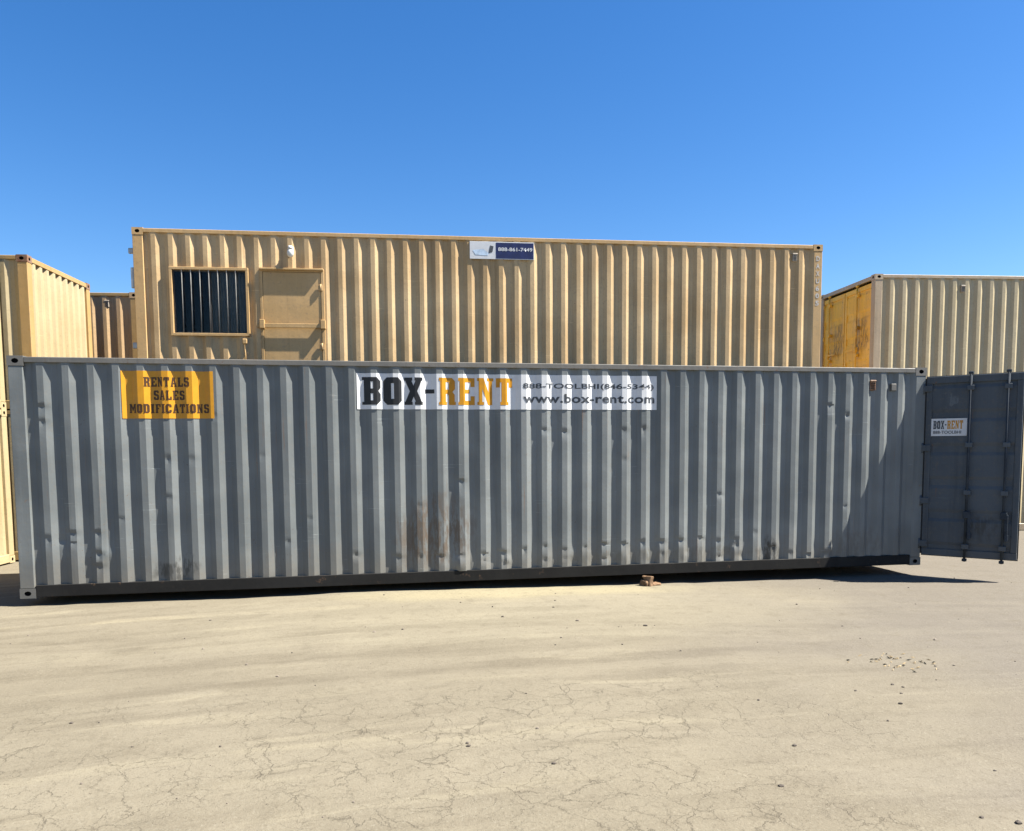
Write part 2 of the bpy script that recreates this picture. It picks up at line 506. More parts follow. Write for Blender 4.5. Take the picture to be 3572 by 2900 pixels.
def casting_mesh(sx, sy, sz, mat, name='corner_casting'):
    """corner casting with oval holes in its outer faces; outer corner at origin, growing by the signs"""
    cx, cy, cz = .178, .162, .118
    b = B()
    def face(o, u, v_, nrm, lu, lv, hole):
        o, u, v_, nrm = Vector(o), Vector(u), Vector(v_), Vector(nrm)
        rect = [(0, .5), (0, 0), (.5, 0), (1, 0), (1, .5), (1, 1), (.5, 1), (0, 1)]
        P = [o + u * lu * p + v_ * lv * q for p, q in rect]
        if not hole:
            b.poly(P); return
        hu, hv = hole
        ang = [180, 225, 270, 315, 0, 45, 90, 135]
        H = [o + u * (lu / 2 + hu * math.cos(R(a))) + v_ * (lv / 2 + hv * math.sin(R(a))) for a in ang]
        D = [h - nrm * .035 for h in H]
        for i in range(8):
            k = (i + 1) % 8
            b.poly([P[i], P[k], H[k], H[i]])
            b.poly([H[i], H[k], D[k], D[i]], 1)
        b.poly(D, 1)
    # container-local box 0..cx etc, then mirrored by signs
    face((0, 0, 0), (1, 0, 0), (0, 0, 1), (0, -1, 0), cx, cz, (.040, .030))
    face((0, 0, 0), (0, 1, 0), (0, 0, 1), (-1, 0, 0), cy, cz, (.032, .030))
    face((cx, 0, 0), (0, 1, 0), (0, 0, 1), (1, 0, 0), cy, cz, None)
    face((0, cy, 0), (1, 0, 0), (0, 0, 1), (0, 1, 0), cx, cz, None)
    face((0, 0, cz), (1, 0, 0), (0, 1, 0), (0, 0, 1), cx, cy, (.05, .03) if sz < 0 else None)
    face((0, 0, 0), (1, 0, 0), (0, 1, 0), (0, 0, -1), cx, cy, None)
    if sz < 0:
        pass
    for v_ in b.bm.verts:
        v_.co = (v_.co.x * sx, v_.co.y * sy, v_.co.z)
    bmesh.ops.remove_doubles(b.bm, verts=b.bm.verts[:], dist=1e-5)
    bmesh.ops.recalc_face_normals(b.bm, faces=b.bm.faces[:])
    return b.mesh(name, mat, DARK)

_shared = {}
def container(label, loc, yaw, H, mats, group=None, right_end='wall', left_end='wall', front=None, name='shipping_container', x0=.41):
    """mats: side, frame, casting, end. loc = front-left-bottom corner; x runs along the front side, y goes back"""
    side, frame, cast, endm = mats
    c = empty(name, loc, yaw)
    tag(c, label, 'container', group)
    key = (H, side.name, frame.name, cast.name, endm.name)
    if key not in _shared:
        d = {}
        for sx in (1, -1):
            for sy in (1, -1):
                for top in (0, 1):
                    d['cast', sx, sy, top] = casting_mesh(sx, sy, -1 if top else 1, cast)
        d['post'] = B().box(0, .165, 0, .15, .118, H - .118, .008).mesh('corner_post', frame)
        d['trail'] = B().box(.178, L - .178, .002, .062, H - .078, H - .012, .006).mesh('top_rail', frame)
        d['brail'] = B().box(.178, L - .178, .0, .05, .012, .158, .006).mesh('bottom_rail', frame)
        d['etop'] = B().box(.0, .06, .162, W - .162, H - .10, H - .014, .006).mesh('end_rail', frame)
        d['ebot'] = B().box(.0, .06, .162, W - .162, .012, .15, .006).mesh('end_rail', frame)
        rf = B()
        rf.box(.06, L - .06, .06, W - .06, H - .045, H - .03, .0)
        for i in range(56):
            xx = .25 + i * .209
            rf.box(xx, xx + .1, .1, W - .1, H - .03, H - .012, .004)
        d['roof'] = rf.mesh('roof', side)
        d['floor'] = B().box(.06, L - .06, .05, W - .05, .125, .155, .0).mesh('floor', WOOD)
        d['back'] = wall('side_wall', .165, L - .165, .15, H - .07, x0, .036, lambda x, q, z: (x, W - .008 - q, z), .6, seed=H)
        d['endL'] = wall('end_wall', .15, W - .15, .14, H - .09, .31, .045, lambda y, q, z: (.010 + q, y, z), .6, pitch=.2375, seed=2, crest=.075, slope=.036)
        d['endR'] = wall('end_wall', .15, W - .15, .14, H - .09, .31, .045, lambda y, q, z: (L - .010 - q, y, z), .3, pitch=.2375, seed=5, crest=.075, slope=.036)
        for k in ('back', 'endL', 'endR'):
            d[k].materials.append(side if k == 'back' else endm)
        d['front'] = wall('side_wall', .165, L - .165, .15, H - .07, x0, .036, lambda x, q, z: (x, .008 + q, z), .12, seed=H * 3)
        d['front'].materials.append(side)
        _shared[key] = d
    d = _shared[key]
    obj('side_wall', front if front else d['front'], side, c)
    obj('side_wall', d['back'], side, c)
    if left_end == 'wall': obj('end_wall', d['endL'], endm, c)
    if right_end == 'wall': obj('end_wall', d['endR'], endm, c)
    obj('roof', d['roof'], side, c)
    obj('floor', d['floor'], WOOD, c)
    for sx in (1, -1):
        for sy in (1, -1):
            X, Y = (0 if sx > 0 else L), (0 if sy > 0 else W)
            for top in (0, 1):
                obj('corner_casting', d['cast', sx, sy, top], cast, c, (X, Y, H - .118 if top else 0))
            p = obj('corner_post', d['post'], frame, c, (X + (.004 if sx > 0 else -.169), Y + (.004 if sy > 0 else -.154), 0))
    for back in (0, 1):
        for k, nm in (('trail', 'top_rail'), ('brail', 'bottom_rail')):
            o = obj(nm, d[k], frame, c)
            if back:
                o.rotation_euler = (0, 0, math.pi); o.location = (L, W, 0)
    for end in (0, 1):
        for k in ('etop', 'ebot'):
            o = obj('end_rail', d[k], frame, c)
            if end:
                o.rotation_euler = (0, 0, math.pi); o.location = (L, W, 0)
    return c

def vent(parent, x, z, mat=VENT_P):
    b = B()
    b.box(x - .045, x + .045, .012, .045, z - .07, z + .07, .01)
    b.box(x - .05, x + .05, .002, .045, z + .052, z + .078, .008)
    for k in range(4):
        b.box(x - .032, x + .032, .006, .014, z - .05 + k * .025, z - .042 + k * .025, .001, 1)
    return obj('vent', b.mesh('vent', mat, DARK), None, parent)

def door_leaf(parent, loc, rz, w, h, mat, bars, mirror=False, ridges=5, gear=STEEL, hang=False):
    """leaf-local: x from hinge, outer face towards -y, z from the foot"""
    mx_ = (lambda x: w - x) if mirror else (lambda x: x)
    def rng(a, b_): return (min(mx_(a), mx_(b_)), max(mx_(a), mx_(b_)))
    b = B()
    # outer panel with horizontal pressed ridges
    prof = []
    top, bot = h - .10, .10
    seg = (top - bot) / ridges
    for i in range(ridges):
        z = bot + i * seg
        prof += [(z, .026), (z + seg * .12, .026), (z + seg * .22, .012), (z + seg * .84, .012), (z + seg * .94, .026)]
    prof.append((top, .026))
    nxp = 14
    idx = []
    for (z, y) in prof:
        idx.append([b.bm.verts.new((.07 + (w - .14) * i / nxp, y + .003 * mnoise.noise(Vector((i * .5, z * 2, w))), z)) for i in range(nxp + 1)])
    for j in range(len(prof) - 1):
        for i in range(nxp):
            b.bm.faces.new((idx[j][i], idx[j][i + 1], idx[j + 1][i + 1], idx[j + 1][i]))
    b.box(0, w, 0, .055, 0, .10, .005)
    b.box(0, w, 0, .055, h - .10, h, .005)
    b.box(0, .075, .0015, .055, .102, h - .102, .003)
    b.box(w - .075, w, .0015, .055, .102, h - .102, .003)
    b.box(.075, w - .075, .040, .054, .10, h - .10, 0)
    leaf = obj('door', b.mesh('door', mat), None, parent, loc, rz)
    g = B()
    g.box(-.012, w + .012, .050, .068, -.012, .02, .003).box(-.012, w + .012, .050, .068, h - .02, h + .012, .003)
    g.box(-.014, .02, .0502, .0682, .02, h - .02, .003).box(w - .02, w + .014, .0502, .0682, .02, h - .02, .003)
    obj('door_gasket', g.mesh('door_gasket', RUBBER), None, leaf)
    for bx in bars:
        k = B()
        X = mx_(bx)
        k.cyl((X, -.045, -.055), (X, -.045, h + .05), .017, 10)
        k.box(X - .030, X + .030, -.07, -.018, -.05, -.012, .004)
        k.box(X - .030, X + .030, -.07, -.018, h + .010, h + .045, .004)
        obj('locking_bar', k.mesh('locking_bar', gear), None, leaf)
        for zz in (.16, h * .36, h * .62, h - .18):
            q = B().box(X - .045, X + .045, -.064, .004, zz - .035, zz + .035, .006)
            obj('bar_bracket', q.mesh('bar_bracket', mat), None, leaf)
        hz = 1.02 if h > 2.4 else .95
        q = B()
        s = -1 if (bx > w / 2) else 1
        a, b2 = rng(bx, bx + s * .40)
        if hang:                                    # handle hanging down beside its bar
            hz = .62
            q.box(X + .028, X + .062, -.085, -.066, hz - .36, hz + .02, .005)
            q.box(X + .02, X + .07, -.08, -.0, hz - .34, hz - .26, .005)
        else:
            q.box(a, b2, -.085, -.066, hz - .02, hz + .022, .005)
        q.box(X - .035, X + .05, -.088, -.028, hz - .05, hz + .05, .006)
        obj('door_handle', q.mesh('door_handle', gear), None, leaf)
    for zz in (.17, .17 + (h - .34) * .28, .17 + (h - .34) * .62, h - .17):
        q = B()
        a, b2 = rng(-.06, .075)
        q.box(a, b2, -.020, -.003, zz - .045, zz + .045, .005)
        xh = mx_(-.035)
        q.cyl((xh, -.004, zz - .075), (xh, -.004, zz + .075), .019, 10)
        obj('hinge', q.mesh('hinge', mat), None, leaf)
    return leaf

# ------------------------------------------------------------------ front grey container
GZ = .11
GH = 2.896
crest_dents = []
def cr(k):                 # centre of the k-th crest
    return .416 - .034 - .036 + k * .2788
for k, z, d in ((0, 2.30, .016), (0, 2.12, .02), (0, .72, .022), (1, .78, .018), (1, .66, .016), (2, .78, .026), (2, .52, .022), (2, .36, .016),
                (3, .95, .010), (5, 1.67, .013), (5, 1.20, .013), (6, 1.66, .011), (7, 2.2, .008), (9, 1.7, .008), (10, .6, .012), (11, .9, .01),
                (13, .4, .016), (18, 1.35, .016), (17, .36, .020), (18, .36, .022), (15, .36, .018), (16, .35, .018), (33, .55, .01), (31, 1.1, .012),
                (32, .38, .016), (34, .34, .018), (35, .24, .018), (36, .22, .018), (28, .30, .014), (37, .22, .016), (38, .9, .01), (37, 2.35, .018), (38, 2.2, .02),
                (26, 2.0, .012), (27, 2.02, .016), (26, 1.6, .008), (22, 2.0, .016), (23, 1.98, .014), (16, 1.02, .008)):
    crest_dents.append((cr(k) + random.uniform(-.018, .018), z, d * random.uniform(.7, 1.25), random.uniform(.028, .062), random.uniform(.02, .06), random.uniform(.06, .24)))
for k in range(19, 33):
    crest_dents.append((cr(k) + random.uniform(-.015, .02), .40 + .006 * (k - 19) + random.uniform(-.03, .03), random.uniform(.010, .026), random.uniform(.03, .06), random.uniform(.02, .05), random.uniform(.08, .2)))
    if random.random() < .6: crest_dents.append((cr(k) + random.uniform(-.01, .03), .25 + random.uniform(-.03, .03), random.uniform(.008, .020), random.uniform(.03, .05), random.uniform(.02, .05), random.uniform(.05, .1)))
slope_dents = [(cr(k) + .07 + random.uniform(-.02, .03), random.uniform(.18, .34), random.uniform(.03, .06), random.uniform(.04, .1), random.uniform(-.016, .016)) for k in range(16, 38)]
slope_dents += [(5.35, .25, .14, .13, -.03), (.5, .7, .05, .05, .014), (1.0, .5, .06, .08, -.012), (11.1, 1.9, .06, .12, .012), (9.3, .9, .07, .3, .008), (6.1, 1.0, .1, .3, -.006)]
def gdents(x, z, d0):
    s = 0.
    for (cx, cz, dd, wx, up_, dn_) in crest_dents:
        dx = (x - cx) / wx
        if abs(dx) > 2.4: continue
        t = (z - cz) + .25 * (x - cx)
        if -dn_ < t < up_:
            g = (1 - t / up_) if t > 0 else (1 + t / dn_) ** 1.6
            s += dd * g * math.exp(-dx * dx)
    for (cx, cz, rx, rz, dd) in slope_dents:
        a = ((x - cx) / rx) ** 2 + ((z - cz) / rz) ** 2
        if a < 6: s += dd * math.exp(-a)
    s += .005 * mnoise.noise(Vector((x * 5, 2.2, z * 2.2))) * sstep(1.3, .2, z)
    return s
gfront = wall('side_wall', .165, L - .165, .15, GH - .07, .416, .036, lambda x, q, z: (x, .008 + q, z), .024, dents=gdents, rag=.0025, pitch=.2788, fine=True)
for p in gfront.polygons: p.use_smooth = True
gfront.materials.append(GREY)
try:
    gfront.set_sharp_from_angle(angle=R(14))
except Exception:
    pass
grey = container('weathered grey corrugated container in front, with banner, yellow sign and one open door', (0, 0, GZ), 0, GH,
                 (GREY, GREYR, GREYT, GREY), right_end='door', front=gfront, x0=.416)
for o in list(grey.children):
    if o.name.startswith(('top_rail', 'corner_casting')) :
        pass
def swap(o, m):
    me = o.data.copy(); me.materials[0] = m; o.data = me
for o in list(grey.children):
    nm = o.name.split('.')[0]
    if nm == 'top_rail': swap(o, GREYT)
    if nm == 'corner_post': swap(o, GREY)
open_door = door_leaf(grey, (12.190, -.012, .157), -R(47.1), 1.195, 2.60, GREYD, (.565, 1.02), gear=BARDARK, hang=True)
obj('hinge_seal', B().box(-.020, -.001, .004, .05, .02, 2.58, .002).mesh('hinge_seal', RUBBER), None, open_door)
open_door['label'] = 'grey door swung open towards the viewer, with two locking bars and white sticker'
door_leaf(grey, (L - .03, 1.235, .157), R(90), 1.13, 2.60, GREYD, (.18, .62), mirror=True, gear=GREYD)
vent(grey, 11.338, 2.633, RUSTY)
pb = B().box(11.63, 11.71, .006, .046, 2.56, 2.66, .006)
obj('patch_plate', pb.mesh('patch_plate', GREYT), None, grey)

# blocks the grey box stands on
for i, (x, y, sx, sy, h) in enumerate(((1.7, .95, .5, .2, .11), (10.4, 1.0, .5, .2, .11), (1.7, 1.95, .5, .2, .11), (10.4, 1.95, .5, .2, .11), (5.2, 1.0, .4, .2, .11))):
    gz = ground_z(x, y) - .01
    b = B().box(-sx / 2, sx / 2, -sy / 2, sy / 2, 0, GZ + (.125 if 0 else .0) - gz + .10, .012)
    o = obj('timber_block', b.mesh('timber_block', WOOD), None, None, (x, y, gz))
    tag(o, ('timber block under the %s of the grey container' % ('front left corner', 'front right corner', 'back left corner', 'back right corner', 'front middle')[i]), 'block')

# splintered block poking out from under the rail
def rock(name, seed, rx, ry, rz, rough=.35, sub=3):
    bm = bmesh.new()
    bmesh.ops.create_icosphere(bm, subdivisions=sub, radius=1)
    for v_ in bm.verts:
        q = v_.co.normalized()
        k = 1 + rough * mnoise.noise(q * 1.6 + Vector((seed, 0, 0))) + rough * .5 * mnoise.noise(q * 4 + Vector((0, seed, 0)))
        v_.co = (q.x * k * rx, q.y * k * ry, q.z * k * rz)
    me = bpy.data.meshes.new(name)
    bm.to_mesh(me); bm.free()
    return me
b = B()
gz = ground_z(8.1, -.14)
b.box(-.06, .04, -.05, .09, -.01, .145, .015).box(-.11, .02, -.02, .12, -.01, .07, .015).box(.02, .17, -.07, .04, -.005, .035, .012)
bmesh.ops.subdivide_edges(b.bm, edges=b.bm.edges[:], cuts=2, use_grid_fill=True)
for v_ in b.bm.verts:
    q = v_.co * 9
    v_.co += Vector((mnoise.noise(q), mnoise.noise(q + Vector((5, 0, 0))), mnoise.noise(q + Vector((0, 5, 0))))) * .035
WOOD2 = simple('bleached_split_timber', (.17, .105, .06), .85, .2, var=.55, scale=16)
o = obj('timber_chunk', b.mesh('timber_chunk', WOOD2), None, None, (7.93, -.12, gz), .5)
tag(o, 'splintered brown chunk of timber poking out under the bottom rail', 'timber')

# ------------------------------------------------------------------ signs on the grey side
GLY = {
 'B': (10, [[(0,0),(8,0),(10,2),(10,5.5),(8.8,7),(10,8.5),(10,12),(8,14),(0,14),(0,12.5),(1,12.5),(1,1.5),(0,1.5)], [(4.5,2.2),(6,2.2),(6,5.8),(4.5,5.8)], [(4.5,8.2),(6,8.2),(6,11.8),(4.5,11.8)]]),
 'O': (10, [[(2,0),(8,0),(10,2),(10,12),(8,14),(2,14),(0,12),(0,2)], [(4.2,3),(5.8,3),(5.8,11),(4.2,11)]]),
 'X': (10, [[(0,0),(4.4,0),(4.4,1.6),(3.9,1.6),(5,4.2),(6.1,1.6),(5.6,1.6),(5.6,0),(10,0),(10,1.6),(9.5,1.6),(7,7),(9.5,12.4),(10,12.4),(10,14),(5.6,14),(5.6,12.4),(6.1,12.4),(5,9.8),(3.9,12.4),(4.4,12.4),(4.4,14),(0,14),(0,12.4),(.5,12.4),(3,7),(.5,1.6),(0,1.6)]]),
 '-': (5, [[(0,5.9),(5,5.9),(5,8),(0,8)]]),
 'R': (10, [[(0,0),(4.8,0),(4.8,1.6),(4.2,1.6),(4.2,5.8),(5.2,5.8),(6,4.8),(6,0),(10,0),(10,1.6),(9.4,1.6),(9.4,5.2),(8.2,6.8),(9.6,8.2),(9.6,12.2),(8,14),(0,14),(0,12.4),(.8,12.4),(.8,1.6),(0,1.6)], [(4.2,8),(6,8),(6,11.8),(4.2,11.8)]]),
 'E': (10, [[(0,0),(10,0),(10,4.6),(7.6,4.6),(7.6,2.2),(4.2,2.2),(4.2,6),(7,6),(7,8),(4.2,8),(4.2,11.8),(7.6,11.8),(7.6,9.4),(10,9.4),(10,14),(0,14),(0,12.4),(.8,12.4),(.8,1.6),(0,1.6)]]),
 'N': (10, [[(0,0),(4,0),(4,1.6),(3,1.6),(3,8.5),(6.6,0),(9.2,0),(9.2,12.4),(10,12.4),(10,14),(6,14),(6,12.4),(7,12.4),(7,6.5),(3.8,14),(0,14),(0,12.4),(.8,12.4),(.8,1.6),(0,1.6)]]),
 'T': (10, [[(2.4,0),(7.6,0),(7.6,1.6),(6.8,1.6),(6.8,11.8),(7.8,11.8),(7.8,9.2),(10,9.2),(10,14),(0,14),(0,9.2),(2.2,9.2),(2.2,11.8),(3.2,11.8),(3.2,1.6),(2.4,1.6)]]),
 'A': (10, [[(0,0),(4,0),(4,1.6),(3.4,1.6),(3.8,4),(6.2,4),(6.6,1.6),(6,1.6),(6,0),(10,0),(10,1.6),(9.4,1.6),(6.8,14),(3.2,14),(.6,1.6),(0,1.6)], [(4.1,5.8),(5.9,5.8),(5,10.5)]]),
 'L': (10, [[(0,0),(10,0),(10,5),(7.6,5),(7.6,2.2),(4.6,2.2),(4.6,12.4),(5.4,12.4),(5.4,14),(0,14),(0,12.4),(.8,12.4),(.8,1.6),(0,1.6)]]),
 'S': (10, [[(0,1.5),(1.5,0),(8.5,0),(10,1.5),(10,6.5),(8.5,8.2),(4,8.8),(4,11.6),(6.6,11.6),(6.6,9.8),(9.8,9.8),(9.8,12.5),(8.3,14),(1.7,14),(.2,12.5),(.2,7.8),(1.7,6.4),(6.2,5.6),(6.2,2.4),(3.6,2.4),(3.6,4.6),(0,4.6)]]),
 'M': (12, [[(0,0),(4.0,0),(4.0,1.6),(3.4,1.6),(3.4,9),(5.3,3.5),(6.7,3.5),(8.6,9),(8.6,1.6),(8.0,1.6),(8.0,0),(12,0),(12,1.6),(11.4,1.6),(11.4,12.4),(12,12.4),(12,14),(8.2,14),(6,8),(3.8,14),(0,14),(0,12.4),(.6,12.4),(.6,1.6),(0,1.6)]]),
 'D': (10, [[(0,0),(7.8,0),(10,2.4),(10,11.6),(7.8,14),(0,14),(0,12.4),(.8,12.4),(.8,1.6),(0,1.6)], [(4.4,2.4),(6,2.4),(6,11.6),(4.4,11.6)]]),
 'I': (6, [[(0,0),(6,0),(6,1.6),(5,1.6),(5,12.4),(6,12.4),(6,14),(0,14),(0,12.4),(1,12.4),(1,1.6),(0,1.6)]]),
 'F': (10, [[(0,0),(5,0),(5,1.6),(4.2,1.6),(4.2,6),(7,6),(7,8),(4.2,8),(4.2,11.8),(7.6,11.8),(7.6,9.4),(10,9.4),(10,14),(0,14),(0,12.4),(.8,12.4),(.8,1.6),(0,1.6)]]),
 'C': (10, [[(2,0),(8,0),(10,2),(10,5),(6.4,5),(6.4,2.6),(4,2.6),(4,11.4),(6.4,11.4),(6.4,9),(10,9),(10,12),(8,14),(2,14),(0,12),(0,2)]]),
}
def curve_mesh(cu):
    o = bpy.data.objects.new('tmp_text', cu)
    col.objects.link(o)
    dg = bpy.context.evaluated_depsgraph_get()
    dg.update()
    me = bpy.data.meshes.new_from_object(o.evaluated_get(dg))
    bpy.data.objects.remove(o)
    bpy.data.curves.remove(cu)
    return me

def slab_mesh(text, gap=1.3):
    cu = bpy.data.curves.new('tmp', 'CURVE')
    cu.dimensions = '2D'
    cu.fill_mode = 'FRONT'
    x = 0
    for ch in text:
        w, loops = GLY[ch]
        for lp in loops:
            s = cu.splines.new('POLY')
            s.points.add(len(lp) - 1)
            for p, (a, b_) in zip(s.points, lp):
                p.co = (a + x, b_, 0, 1)
            s.use_cyclic_u = True
        x += w + gap
    return curve_mesh(cu)

def font_mesh(text, bold=.02, spacing=1.0):
    cu = bpy.data.curves.new('tmp', 'FONT')
    cu.body = text
    cu.offset = bold
    cu.space_character = spacing
    cu.resolution_u = 3
    return curve_mesh(cu)

def fit_text(me, x0, x1, z0, z1, surf, cuts, mat, parent, name='lettering'):
    """lay lettering into x0..x1, z0..z1 and bend it over the sheet it is printed on"""
    bm = bmesh.new()
    bm.from_mesh(me)
    bpy.data.meshes.remove(me)
    xs = [v_.co.x for v_ in bm.verts]; ys = [v_.co.y for v_ in bm.verts]
    a, b_, c_, d_ = min(xs), max(xs), min(ys), max(ys)
    for v_ in bm.verts:
        v_.co = (x0 + (v_.co.x - a) / (b_ - a) * (x1 - x0), 0, z0 + (v_.co.y - c_) / (d_ - c_) * (z1 - z0))
    for cx in cuts:
        if x0 < cx < x1:
            bmesh.ops.bisect_plane(bm, geom=bm.verts[:] + bm.edges[:] + bm.faces[:], plane_co=(cx, 0, 0), plane_no=(1, 0, 0), dist=1e-6)
    for v_ in bm.verts:
        v_.co.y = surf(v_.co.x, v_.co.z)
    bm.normal_update()
    for f in bm.faces:
        if f.normal.y > 0: f.normal_flip()
    out = bpy.data.meshes.new(name)
    bm.to_mesh(out)
    bm.free()
    for p in out.polygons: p.material_index = 0
    out.materials.clear()
    return obj(name, out, mat, parent)

GBRK = breaks(.165, L - .165, .416, .2788)
def gsurf(off):
    return lambda x, z: .008 + corr(x, .416, .036, .2788) - off

def decal(name, label, x0, x1, z0, z1, mat, border=None):
    root = empty(name, (x0, 0, GZ + z0))
    tag(root, label, 'sign')
    cuts = [x0] + [t for t in GBRK if x0 < t < x1] + [x1]
    vs_, fs = [], []
    s = gsurf(.006)
    zs = [z0 - z0, (z1 - z0) / 2, z1 - z0]
    n_ = len(cuts)
    for z in zs:
        for x in cuts: vs_.append((x - x0, s(x, 0), z))
    k = len(vs_)
    for z in zs:
        for x in cuts: vs_.append((x - x0, s(x, 0) + .0035, z))
    for j in range(2):
        for i in range(n_ - 1):
            q = (j * n_ + i, j * n_ + i + 1, (j + 1) * n_ + i + 1, (j + 1) * n_ + i)
            fs.append(q)
            fs.append(tuple(t + k for t in reversed(q)))
    for i in range(n_ - 1):
        fs.append((i, i + k, i + 1 + k, i + 1))
        t = 2 * n_ + i
        fs.append((t, t + 1, t + 1 + k, t + k))
    for j in range(2):
        t = j * n_
        fs.append((t, t + n_, t + n_ + k, t + k))
        t = j * n_ + n_ - 1
        fs.append((t, t + k, t + n_ + k, t + n_))
    obj('sheet', mesh_from('sheet', vs_, fs), mat, root)
    def put(me, a, b_, c_, d_, m, nm='lettering'):
        return fit_text(me, a - x0, b_ - x0, c_ - z0, d_ - z0, lambda x, z: gsurf(.0085)(x + x0, z), [t - x0 for t in GBRK], m, root, nm)
    return root, put

ban, put = decal('banner_sign', 'long white banner reading BOX-RENT in black and yellow on the grey container', 4.035, 8.062, 2.278, 2.735, VINYL_W)
put(slab_mesh('BOX-', 1.5), 4.10, 5.02, 2.335, 2.685, INK)
put(slab_mesh('RENT', 1.5), 5.08, 6.05, 2.335, 2.685, INK_Y)
put(font_mesh('888-TOOLBHI(846-5344)', .022, 1.02), 6.19, 8.02, 2.535, 2.625, INK_G)
put(font_mesh('www.box-rent.com', .026, 1.06), 6.19, 8.03, 2.365, 2.485, INK_G)
yel, put = decal('yellow_sign', 'yellow sign reading RENTALS SALES MODIFICATIONS at left of the grey container', 1.240, 2.300, 2.160, 2.735, VINYL_Y)
put(slab_mesh('RENTALS', 2.0), 1.50, 2.02, 2.545, 2.660, INK_B)
put(slab_mesh('SALES', 2.0), 1.60, 1.96, 2.385, 2.500, INK_B)
put(slab_mesh('MODIFICATIONS', 1.9), 1.32, 2.24, 2.225, 2.335, INK_B)

# sticker on the open door
st = empty('sticker', (12.190, -.012, GZ + .157), -R(47.1))
tag(st, 'white printed sticker on the open grey door', 'sticker')
obj('sheet', B().box(.012, .53, .0045, .0075, 1.745, 1.995, 0).mesh('sheet', VINYL_W), None, st)
def flat(y): return lambda x, z: y
fit_text(slab_mesh('BOX-', 1.5), .10, .27, 1.845, 1.965, flat(.003), (), INK_G, st)
fit_text(slab_mesh('RENT', 1.5), .28, .48, 1.845, 1.965, flat(.003), (), INK_Y, st)
fit_text(font_mesh('888-TOOLBHI', .02), .10, .46, 1.775, 1.820, flat(.003), (), INK_G, st)

# ------------------------------------------------------------------ tan office container (upper) and the one under it
def ex(yaw): return Vector((math.cos(yaw), math.sin(yaw), 0))
def ey(yaw): return Vector((-math.sin(yaw), math.cos(yaw), 0))
TY = R(-3.6)
to = Vector((.38, 4.11, 0))
gz = ground_z(5, 4.5)
TB = 2.701
win = (.60, 1.83, 1.15, 2.235)
dor = (2.09, 3.075, .18, 2.225)
tfront = wall('side_wall', .165, L - .165, .15, GH - .07, .401, .036, lambda x, q, z: (x, .008 + q, z), .06, openings=(win, dor), rag=.0022, seed=4.4)
tfront.materials.append(TAN)
tan = container('tan office container with barred window and door, stacked behind the grey container', (to.x, to.y, TB), TY, GH,
                (TAN, TANF, TANF, TAN), front=tfront, left_end='door', x0=.401, name='office_container')
container('tan container hidden behind the grey one, under the office container', (to.x, to.y, .11), TY, 2.591, (TAN, TANF, TANF, TAN), x0=.401)
# window
b = B()
x0, x1, z0, z1 = .572, 1.862, 1.118, 2.262
b.box(x0, x1, -.022, .05, z1 - .045, z1, .004).box(x0, x1, -.022, .05, z0, z0 + .045, .004)
b.box(x0, x0 + .045, -.0215, .0495, z0 + .045, z1 - .045, .003).box(x1 - .045, x1, -.0215, .0495, z0 + .045, z1 - .045, .003)
wf = obj('window', b.mesh('window', TANF), None, tan)
for i in range(7):
    xb = .63 + (1.80 - .63) * (i + 1) / 8
    q = B().cyl((xb, -.008, z0 + .03), (xb, -.008, z1 - .03), .0075, 8)
    obj('security_bar', q.mesh('security_bar', BARGREY), None, wf)
for (a, b_, y) in ((.617, 1.225, .058), (1.205, 1.817, .070)):
    q = B().box(a + .022, b_ - .022, y, y + .004, z0 + .067, z1 - .067, 0)
    p = obj('pane', q.mesh('pane', GLASS), None, wf)
    q = B().box(a, a + .022, y - .012, y + .015, z0 + .045, z1 - .045, .002).box(b_ - .022, b_, y - .012, y + .015, z0 + .045, z1 - .045, .002)
    q.box(a + .022, b_ - .022, y - .0115, y + .0145, z0 + .045, z0 + .067, .002).box(a + .022, b_ - .022, y - .0115, y + .0145, z1 - .067, z1 - .045, .002)
    obj('sash', q.mesh('sash', simple('dark_bronze_sash', (.045, .042, .04), .5, .4)), None, wf)
vs_, fs = [], []
N = 90
for i in range(N + 1):
    x = 1.18 + .64 * i / N
    y = .13 + .018 * math.sin(i * .85) + .008 * math.sin(i * 2.3)
    vs_ += [(x, y, z0 + .02), (x, y, z1 - .02)]
for i in range(N): fs.append((2 * i, 2 * i + 2, 2 * i + 3, 2 * i + 1))
obj('curtain', mesh_from('curtain', vs_, fs, True), CURTAIN, wf)
q = B()
q.poly([(.4, .9, .9), (2.1, .9, .9), (2.1, .9, 2.5), (.4, .9, 2.5)])
q.poly([(.4, .07, 2.5), (.4, .9, 2.5), (2.1, .9, 2.5), (2.1, .07, 2.5)]).poly([(.4, .07, .9), (.4, .9, .9), (2.1, .9, .9), (2.1, .07, .9)])
q.poly([(.4, .07, .9), (.4, .9, .9), (.4, .9, 2.5), (.4, .07, 2.5)]).poly([(2.1, .07, .9), (2.1, .9, .9), (2.1, .9, 2.5), (2.1, .07, 2.5)])
obj('room_lining', q.mesh('room_lining', ROOM), None, tan)
